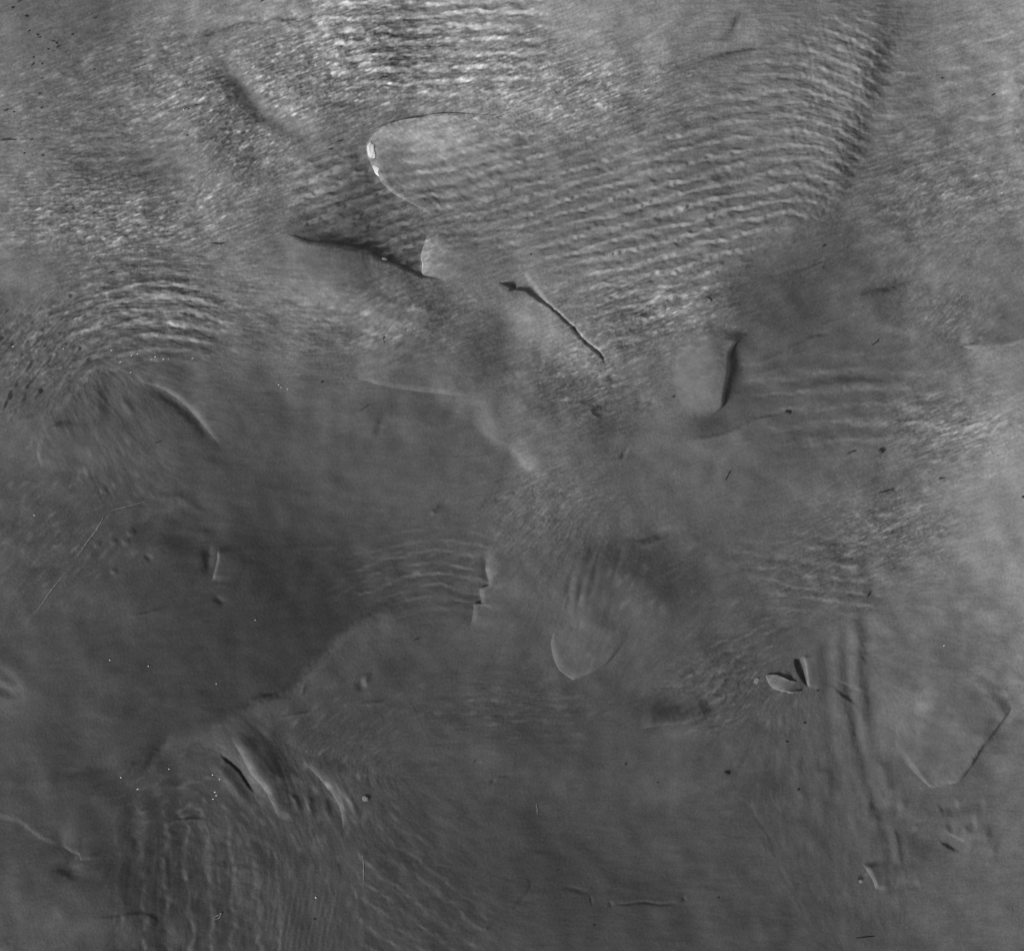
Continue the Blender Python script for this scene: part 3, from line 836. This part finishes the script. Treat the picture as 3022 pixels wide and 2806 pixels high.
FLAPS = [
    ([(1530, 330), (1480, 341), (1427, 343), (1311, 338), (1251, 347), (1176, 359), (1126, 379), (1095, 410), (1084, 432), (1088, 462), (1103, 497), (1118, 523), (1133, 545), (1166, 575), (1190, 582)],
     [(1600, 360), (1600, 420), (1580, 500), (1520, 570), (1420, 630), (1300, 640), (1240, 615)], 12, 1.1, 1.4, 'broad rounded clay tongue with a white broken tip', .12, dict(rnd=50, foot=-4, ends0=.62)),
    ([(1285, 670), (1261, 698), (1249, 729), (1243, 756), (1247, 784), (1246, 806), (1262, 836)], [(1390, 650), (1430, 720), (1430, 790), (1390, 850)], 14, 1.9, 1.5,
     'short upright clay edge facing left at right end of the dark hollow', .36, dict(rnd=36)),
    ([(843, 688), (911, 712), (1000, 722), (1050, 731), (1095, 741), (1113, 759), (1151, 774), (1201, 796), (1226, 809), (1252, 818), (1310, 812)],
     [(820, 860), (900, 930), (1050, 990), (1200, 990), (1320, 920), (1350, 850)], 8, 1.3, 1.0, 'wide smooth clay flap bounding the dark hollow from below', .14),
    ([(2334, 2012), (2322, 2006), (2309, 1998), (2294, 1990), (2275, 1988), (2258, 1992), (2266, 2013), (2275, 2026), (2287, 2034), (2307, 2039), (2323, 2042), (2329, 2046), (2338, 2045), (2350, 2039), (2360, 2042)],
     [(2354, 2010), (2352, 2015), (2351, 2024), (2356, 2034), (2370, 2041)], 7, .8, 2.0, 'small pale leaf-shaped clay flake beside the dark wedge cut', .06, dict(rnd=30, flat=True, foot=.8)),
    ([(2370, 1932), (2375, 1957), (2379, 1985), (2382, 2005), (2386, 2030)], [(2440, 1925), (2450, 1980), (2440, 2040)], 4, 2.0, 1.5,
     'thin upright clay edge with bright rim along the dark wedge cut', .12, dict(rnd=5, foot=.6)),
    ([(1648, 1835), (1630, 1875), (1627, 1900), (1634, 1940), (1653, 1975), (1688, 2000), (1696, 2004), (1744, 1985), (1784, 1963), (1812, 1938)],
     [(1690, 1650), (1750, 1620), (1820, 1650), (1870, 1740), (1875, 1860)], 7, 1.6, 1.15, 'round-ended clay lobe with a bright lower left rim', .14, dict(rnd=20, foot=-2.5)),
    ([(2215, 985), (2180, 1006), (2158, 1041), (2153, 1086), (2148, 1126), (2140, 1161), (2132, 1201), (2100, 1230)],
     [(2090, 930), (2010, 1000), (1980, 1090), (1990, 1170), (2040, 1250)], 13, 1.4, 1.05, 'tall curved clay lip casting shade into the hollow on its right', .2),
    ([(2826, 1016), (2855, 1030), (2896, 1033), (2951, 1025), (2992, 1018), (3060, 990)], [(2830, 930), (2900, 900), (3000, 880), (3110, 900)], 8, 1.3, 1.0,
     'grey clay flap ending in a bright lower edge at the right border', .14),
    ([(2712, 2296), (2728, 2308), (2746, 2322), (2771, 2317), (2791, 2309), (2826, 2302), (2851, 2267), (2871, 2232), (2896, 2196), (2921, 2166), (2985, 2086)],
     [(2630, 2210), (2640, 2110), (2700, 2050), (2820, 2000), (2930, 1990)], 10, 1.2, 1.05, 'large smooth clay lobe right of the finger drags', .12),
    ([(1050, 1114), (1110, 1133), (1151, 1141), (1171, 1145), (1251, 1156), (1301, 1161), (1390, 1168)], [(1040, 1010), (1200, 970), (1400, 1060)], 5, 1.3, 1.1,
     'long clay lip with a bright spot above the dark smooth middle', .18),
    ([(1436, 1640), (1434, 1684), (1442, 1724), (1415, 1739), (1420, 1779), (1399, 1782), (1397, 1802), (1388, 1850)], [(1530, 1610), (1570, 1710), (1550, 1800), (1480, 1880)], 8, 1.3, 1.1,
     'jagged stepped clay edge at the end of faint curved ripples', .16),
    ([(392, 1106), (412, 1120), (440, 1134), (477, 1146), (507, 1163), (533, 1183), (578, 1227), (618, 1277), (660, 1330)],
     [(440, 1040), (560, 1060), (660, 1140), (730, 1240), (740, 1330)], 4.5, 1.4, 1.12, 'clay fold with a bright rim sloping down right from the tent-shaped swell', .34),
    ([(185, 1240), (136, 1282), (121, 1307), (115, 1337), (124, 1385)], [(270, 1230), (290, 1310), (250, 1400)], 6, 1.3, 1.15, 'short curved clay rim at the left foot of the tent-shaped swell', .2),
    ([(180, 2490), (215, 2512), (236, 2520), (241, 2533), (255, 2534), (320, 2526)], [(150, 2400), (240, 2380), (340, 2440)], 5.5, 1.6, 1.1, 'small clay notch with a hooked corner near lower left border', .34),
    ([(2545, 2545), (2556, 2563), (2566, 2580), (2576, 2598), (2584, 2625)], [(2640, 2530), (2660, 2580), (2640, 2630)], 8, 1.4, 1.2, 'small pointed clay flap at the foot of the finger drags', .2),
    ([(1885, 2153), (1955, 2141), (2000, 2139), (2050, 2125), (2110, 2096)], [(1900, 2060), (1980, 2030), (2070, 2040)], 8, 1.2, 1.0, 'low dark clay ledge with a bright lower rim left of the slanting ripples', .2),
    ([(680, 2160), (715, 2225), (744, 2277), (774, 2312), (799, 2357), (826, 2420)], [(770, 2140), (820, 2220), (850, 2300), (870, 2410)], 9.5, 1.5, 1.6, 'bright-rimmed clay fold right of the black slit', .2, dict(rnd=30)),
    ([(890, 2238), (920, 2272), (955, 2312), (980, 2347), (1000, 2377), (1008, 2403), (1012, 2450)], [(980, 2220), (1060, 2290), (1080, 2360), (1060, 2450)], 7.5, 1.4, 1.5,
     'thin wavy clay fold right of the three short pale ridges', .2, dict(rnd=22)),
    ([(638, 1618), (634, 1650), (629, 1680), (621, 1716)], [(700, 1600), (730, 1660), (700, 1730)], 6, 1.4, 1.9, 'short straight clay rim along the narrow upright groove', .2, dict(rnd=8)),
]
for k, (e, b, th, pw, gn, lab, en, *opt) in enumerate(FLAPS):
    flap(e, b, th * 1.5, lab, power=pw, gain=gn, seed=k, ends=en, **(opt[0] if opt else {}))


# ------------------------------------------------------------------ loose things: chips, crumbs, grit and fibres
import bmesh


def lump_mesh(name, seed, mat, sub=1, squash=.7):
    bm = bmesh.new()
    bmesh.ops.create_icosphere(bm, subdivisions=sub, radius=1)
    rg = random.Random(seed)
    for v in bm.verts:
        v.co *= rg.uniform(.72, 1.15)
        v.co.z *= squash
    me = bpy.data.meshes.new(name)
    bm.to_mesh(me)
    bm.free()
    me.materials.append(mat)
    return me


def lump(name, me, x, y, rx, ry, rz, ang, label, cat, group=None, sink=.35):
    o = bpy.data.objects.new(name, me)
    col.objects.link(o)
    z = float(h_at(x, y)) + rz * (.7 - sink)
    o.location = Vector(to_w(x, y, z))
    o.scale = (rx * S, ry * S, rz * S)
    o.rotation_euler = (0, 0, -math.radians(ang))
    return tag(o, label, cat, group)


GM = [lump_mesh('grit_grain', 40 + i, M_DARK) for i in range(5)]
CM = [lump_mesh('pale_crumb', 60 + i, M_PALE) for i in range(4)]
KM = [lump_mesh('clay_crumb', 80 + i, M_CRUMB, 2) for i in range(3)]
WM = [lump_mesh('white_chip', 90 + i, M_PALE, 2, .8) for i in range(2)]
lump('white_chip', WM[0], 1097, 447, 13, 26, 7, -6, 'larger white mineral chip stuck in the tip of the broad tongue', 'chip', sink=-.95)
lump('white_chip', WM[1], 1113, 502, 10, 22, 6, -30, 'smaller white mineral chip just below the larger one on the tongue edge', 'chip', sink=-1.1)
lump('white_chip', CM[0], 1177, 576, 5, 4, 4, 0, 'tiny white chip at the lower corner of the broad tongue', 'chip', sink=-.5)
lump('clay_crumb', KM[0], 1135, 765, 9, 6, 7, 10, 'pale round crumb on the rim of the dark hollow', 'crumb', sink=-.5)
lump('clay_crumb', KM[1], 2232, 2008, 8, 10, 2.5, 20, 'pale crumb left of the leaf-shaped flake', 'crumb', sink=.42)
lump('clay_crumb', KM[2], 1078, 2356, 10, 8, 2.5, 30, 'pale crumb at the right end of the fold fan', 'crumb', sink=.42)
lump('clay_crumb', KM[0], 2540, 2600, 7, 7, 2, 0, 'pale crumb under the small pointed flap', 'crumb', sink=.42)

GRIT = [  # label, [(x, y, half length, half width, angle)]
    ('dark grit speck scattered on the pale clay of the top left corner',
     [(39, 26, 5, 4, 0), (79, 51, 6, 3.5, 20), (112, 105, 6, 3, 30), (118, 112, 5, 2.5, 0), (157, 124, 6, 2.5, -10), (168, 130, 6, 2.5, 40), (171, 142, 5, 3, -40), (144, 148, 5, 3, 0),
      (101, 172, 5, 3, 10), (125, 191, 5, 3, -30), (115, 276, 6, 3, -15), (122, 320, 5, 3, 0), (213, 103, 5, 3, -60), (280, 53, 8, 2.6, -10), (60, 5, 12, 2.6, -30), (88, 94, 7, 2.5, -40),
      (98, 192, 9, 2, -50), (125, 232, 9, 2, -30), (276, 205, 5, 3, -20)]),
    ('dark grit speck along the left border under the speckled corner', [(15, 325, 9, 3, -10), (40, 331, 5, 3, 0), (93, 413, 4, 3, 0), (72, 453, 4, 3, 0), (126, 459, 4, 3, 0)]),
    ('lone dark speck on the open clay right of the broad tongue', [(1566, 751, 4, 3.5, 0)]),
    ('lone dark speck above the dark smooth patch left of centre', [(950, 1128, 5, 3.5, -20)]),
    ('dark speck above the tall curved lip', [(2430, 727, 7, 4, -40)]),
    ('round black speck in the upper right', [(2781, 230, 5, 3, 0)]),
    ('pointed black grain near the upper right border', [(2934, 278, 9, 3.5, -25)]),
    ('black speck left of the tall curved lip', [(1987, 1171, 4.5, 3.5, 0)]),
    ('blurred dark lump right of the tall curved lip', [(2325, 1217, 13, 6, 10)]),
    ('squarish dark lump among pale streaks on the right', [(2598, 1332, 10, 9, 20)]),
    ('small dark grain on the round-ended lobe', [(1658, 1944, 3.5, 4.5, 0)]),
    ('black grain just right of the dark wedge cut', [(2413, 2038, 5, 3, -10)]),
    ('slanted black grain below the leaf-shaped flake', [(2322, 2190, 6, 3, 35)]),
    ('wide dark lump on smooth clay left of the finger drags', [(2145, 2283, 11, 7, 0)]),
    ('black grain on the small pointed flap', [(2598, 2552, 5, 4, 20)]),
    ('tiny round dark speck well below the low dark ledge', [(1942, 2313, 4, 2.5, 0)]),
    ('tiny dark speck right of the level crack near the bottom', [(2120, 2650, 4, 3, 0)]),
    ('tiny slanted dark speck above the level crack near the bottom', [(1645, 2573, 5, 2.5, -30)]),
    ('tiny slanted dark speck below the level crack near the bottom', [(1752, 2731, 6, 3, -30)]),
    ('tiny upright dark speck left below the low dark ledge', [(1847, 2258, 3, 6, 0)]),
    ('dark grain among fine upright lines at lower left', [(927, 2713, 6, 4, 0)]),
    ('dark grain near the right border below the grey flap', [(3001, 1466, 5, 4, 0)]),
    ('longer dark dash of the pair by the white speck at upper left', [(585, 316, 11, 2.8, -8)]),
    ('shorter dark dash touching the white speck at upper left', [(561, 328, 8, 2.6, -15)]),
    ('slanted dark grain below the pair of dashes at upper left', [(557, 403, 6, 3, -30)]),
    ('lower left of two dark dashes beside the broad tongue', [(975, 441, 10, 3, -10)]),
    ('upper right of two dark dashes beside the broad tongue', [(1002, 417, 13, 3, -12)]),
    ('dark speck beside the finger drags on their left', [(2356, 2332, 5, 5, 0), (2377, 2135, 5, 4, 0)]),
]
i = 0
for lab, pts in GRIT:
    for (x, y, a, b, ang) in pts:
        lump('grit_grain', GM[i % 5], x, y, a * .95, b * .95, min(a, b) * .7, ang, lab, 'grit', lab if len(pts) > 1 else None, sink=.1)
        i += 1
PALE = [
    ('bright white speck at the left end of the fold fan', [(356, 2294, 4, 4)]),
    ('bright white speck in the middle of the fold fan', [(497, 2270, 4, 4)]),
    ('bright white speck beside the black slit', [(627, 2286, 4, 4), (648, 2299, 3, 5)]),
    ('pale speck in the short row below the black slit', [(633, 2338, 6, 3), (637, 2348, 6, 3), (627, 2359, 5, 3)]),
    ('pale oval speck above the dark upright trough', [(405, 2329, 7, 3)]),
    ('bright white speck near the lower border', [(932, 2648, 4.5, 4.5)]),
    ('white speck beside two dark dashes', [(546, 328, 5, 4)]),
    ('tiny bright glint in the row above the tent-shaped swell', [(35, 1022, 8, 2.5), (185, 1029, 5, 2.5), (330, 1034, 7, 2.2), (358, 1069, 9, 2.2), (390, 1050, 6, 2.4), (408, 1045, 6, 2.2), (462, 1054, 4.5, 3),
                                                                  (450, 1062, 4, 2), (485, 1061, 6, 2), (500, 1060, 4, 2), (570, 1058, 6, 2), (390, 1100, 6, 2)]),
    ('small bright crumb in the short chain on smooth clay left of the long lip', [(822, 1136, 5, 2.2), (829, 1143, 4, 2.5), (848, 1148, 5, 2.2)]),
    ('tiny pale speck on dark clay above the black slit', [(637, 2018, 4, 3)]),
    ('right one of two tiny pale specks on open dark clay at left', [(437, 1966, 4, 3)]),
    ('left one of two tiny pale specks on open dark clay at left', [(325, 1947, 3, 5)]),
    ('tiny pale speck left of the slanting pale fibres', [(102, 1520, 4, 3)]),
    ('tiny pale speck on dark clay below the narrow upright groove', [(748, 1832, 4, 2.5)]),
    ('small bright crumb left of the tall curved lip', [(2085, 1122, 3, 7)]),
    ('tiny pale speck on the smooth lobe at right', [(2779, 1902, 6, 2.5)]),
    ('pale speck near the upper right border', [(2955, 571, 8, 2.5)]),
]
i = 0
for lab, pts in PALE:
    for (x, y, a, b) in pts:
        lump('pale_speck', CM[i % 4], x, y, a * .62, b * .62, min(a, b) * .45, -25, lab, 'speck', lab if len(pts) > 1 else None, sink=.1)
        i += 1


def fibre(name, pts, r, mat, label, cat='fibre', sub=6.0):
    p = smooth_line(pts, sub)
    n = len(p)
    z = h_at(p[:, 0], p[:, 1])
    z = np.convolve(np.pad(z, 2, 'edge'), np.ones(5) / 5, 'valid') + r * .6
    tg = np.gradient(p, axis=0)
    tg /= np.maximum(np.hypot(*tg.T), 1e-6)[:, None]
    nr = np.stack([-tg[:, 1], tg[:, 0]], 1)
    rad = r * (.35 + .65 * np.sin(np.linspace(.25, math.pi - .25, n))) * (1 + .25 * np.sin(np.arange(n) * 1.7))
    ring = []
    for k in range(6):
        a = math.tau * k / 6
        q = p + nr * (rad * math.cos(a))[:, None]
        ring.append(to_w(q[:, 0], q[:, 1], z + rad * math.sin(a)))
    W = np.array(ring)
    ii = np.arange(6 * n).reshape(6, n)
    jj = np.roll(ii, -1, 0)
    q = np.stack([ii[:, :-1], ii[:, 1:], jj[:, 1:], jj[:, :-1]], -1).reshape(-1, 4)
    o = mesh_np(name, W.reshape(-1, 3), q, None, mat)
    c = Vector(W.reshape(-1, 3).mean(0))
    o.data.transform(Matrix.Translation(-c))
    o.location = c
    return tag(o, label, cat)


for pts, r, lab in [
        ([(306, 1523), (296, 1545), (281, 1568), (262, 1592), (251, 1608), (229, 1641)], 2.2, 'upper pale fibre slanting across dark clay at left'),
        ([(221, 1623), (229, 1614), (236, 1608)], 1.8, 'tiny pale fibre beside the upper slanting fibre'),
        ([(193, 1689), (175, 1712), (161, 1729), (135, 1765), (116, 1794), (98, 1812)], 1.9, 'lower pale fibre slanting across dark clay at left'),
        ([(322, 1508), (380, 1492), (432, 1478)], 1.2, 'fine pale fibre lying level right of the slanting fibres'),
        ([(628, 2718), (634, 2706), (645, 2700), (652, 2694), (646, 2708), (634, 2714)], 2.2, 'small pale curled fibre near the lower border'),
        ([(1583, 2378), (1586, 2392), (1586, 2410)], 1.3, 'hair-thin pale fibre upright on dark smooth clay'),
        ([(1072, 2520), (1074, 2570), (1072, 2610)], 1.4, 'faint pale thread running down right of the fold fan')]:
    fibre('root_fibre', pts, r * .75, M_FIBRE, lab)
for pts, r, lab in [
        ([(1118, 235), (1128, 230), (1145, 230)], 2.4, 'short dark fibre above the broad tongue'),
        ([(0, 415), (20, 413), (48, 413)], 2.4, 'dark fibre lying level at the left border'),
        ([(768, 6), (780, 0), (795, -6)], 3.0, 'dark fibre cut by the top border'),
        ([(318, 808), (328, 805), (338, 803)], 2.6, 'short dark fibre on pale clay over the curved ripples'),
        ([(625, 718), (648, 720), (668, 715)], 2.2, 'curved dark fibre left of the wide smooth flap'),
        ([(462, 1308), (470, 1305), (479, 1302)], 2.2, 'short dark fibre inside the tent-shaped swell'),
        ([(1134, 995), (1133, 1003), (1135, 1013)], 2.4, 'short upright dark fibre under the wide smooth flap'),
        ([(1060, 1212), (1075, 1202), (1090, 1192)], 1.6, 'thin slanting dark fibre under the long lip'),
        ([(2574, 1020), (2584, 1011), (2590, 1009), (2594, 1000)], 2.4, 'dark crooked fibre right of the hollow'),
        ([(2500, 1340), (2512, 1333), (2526, 1330)], 2.6, 'short dark fibre left of the squarish dark lump'),
        ([(2588, 1454), (2610, 1450), (2635, 1443)], 2.4, 'long dark fibre on the streaked clay at right'),
        ([(2140, 1418), (2148, 1402), (2156, 1388)], 2.2, 'thin upright slanting dark fibre in mid right clay'),
        ([(2765, 1412), (2774, 1412), (2784, 1410)], 2.4, 'short dark fibre on pale clay near the right border'),
        ([(2559, 1762), (2563, 1752), (2568, 1747)], 3.0, 'short dark fibre above the finger drags'),
        ([(2621, 2560), (2623, 2570), (2621, 2582)], 2.4, 'short dark fibre right of the small pointed flap'),
        ([(2526, 2766), (2545, 2764), (2580, 2761)], 2.0, 'thin dark fibre lying level near the lower border'),
        ([(1396, 2252), (1402, 2243), (1410, 2237)], 1.6, 'tiny hooked dark fibre on the smooth lower middle'),
        ([(1217, 1893), (1226, 1889), (1235, 1888)], 1.6, 'tiny dark fibre left of the round-ended lobe'),
        ([(2085, 880), (2095, 885), (2098, 893)], 2.2, 'small hooked dark fibre at the end of the main ripples')]:
    fibre('root_fibre', pts, r * .72, M_DFIB, lab)
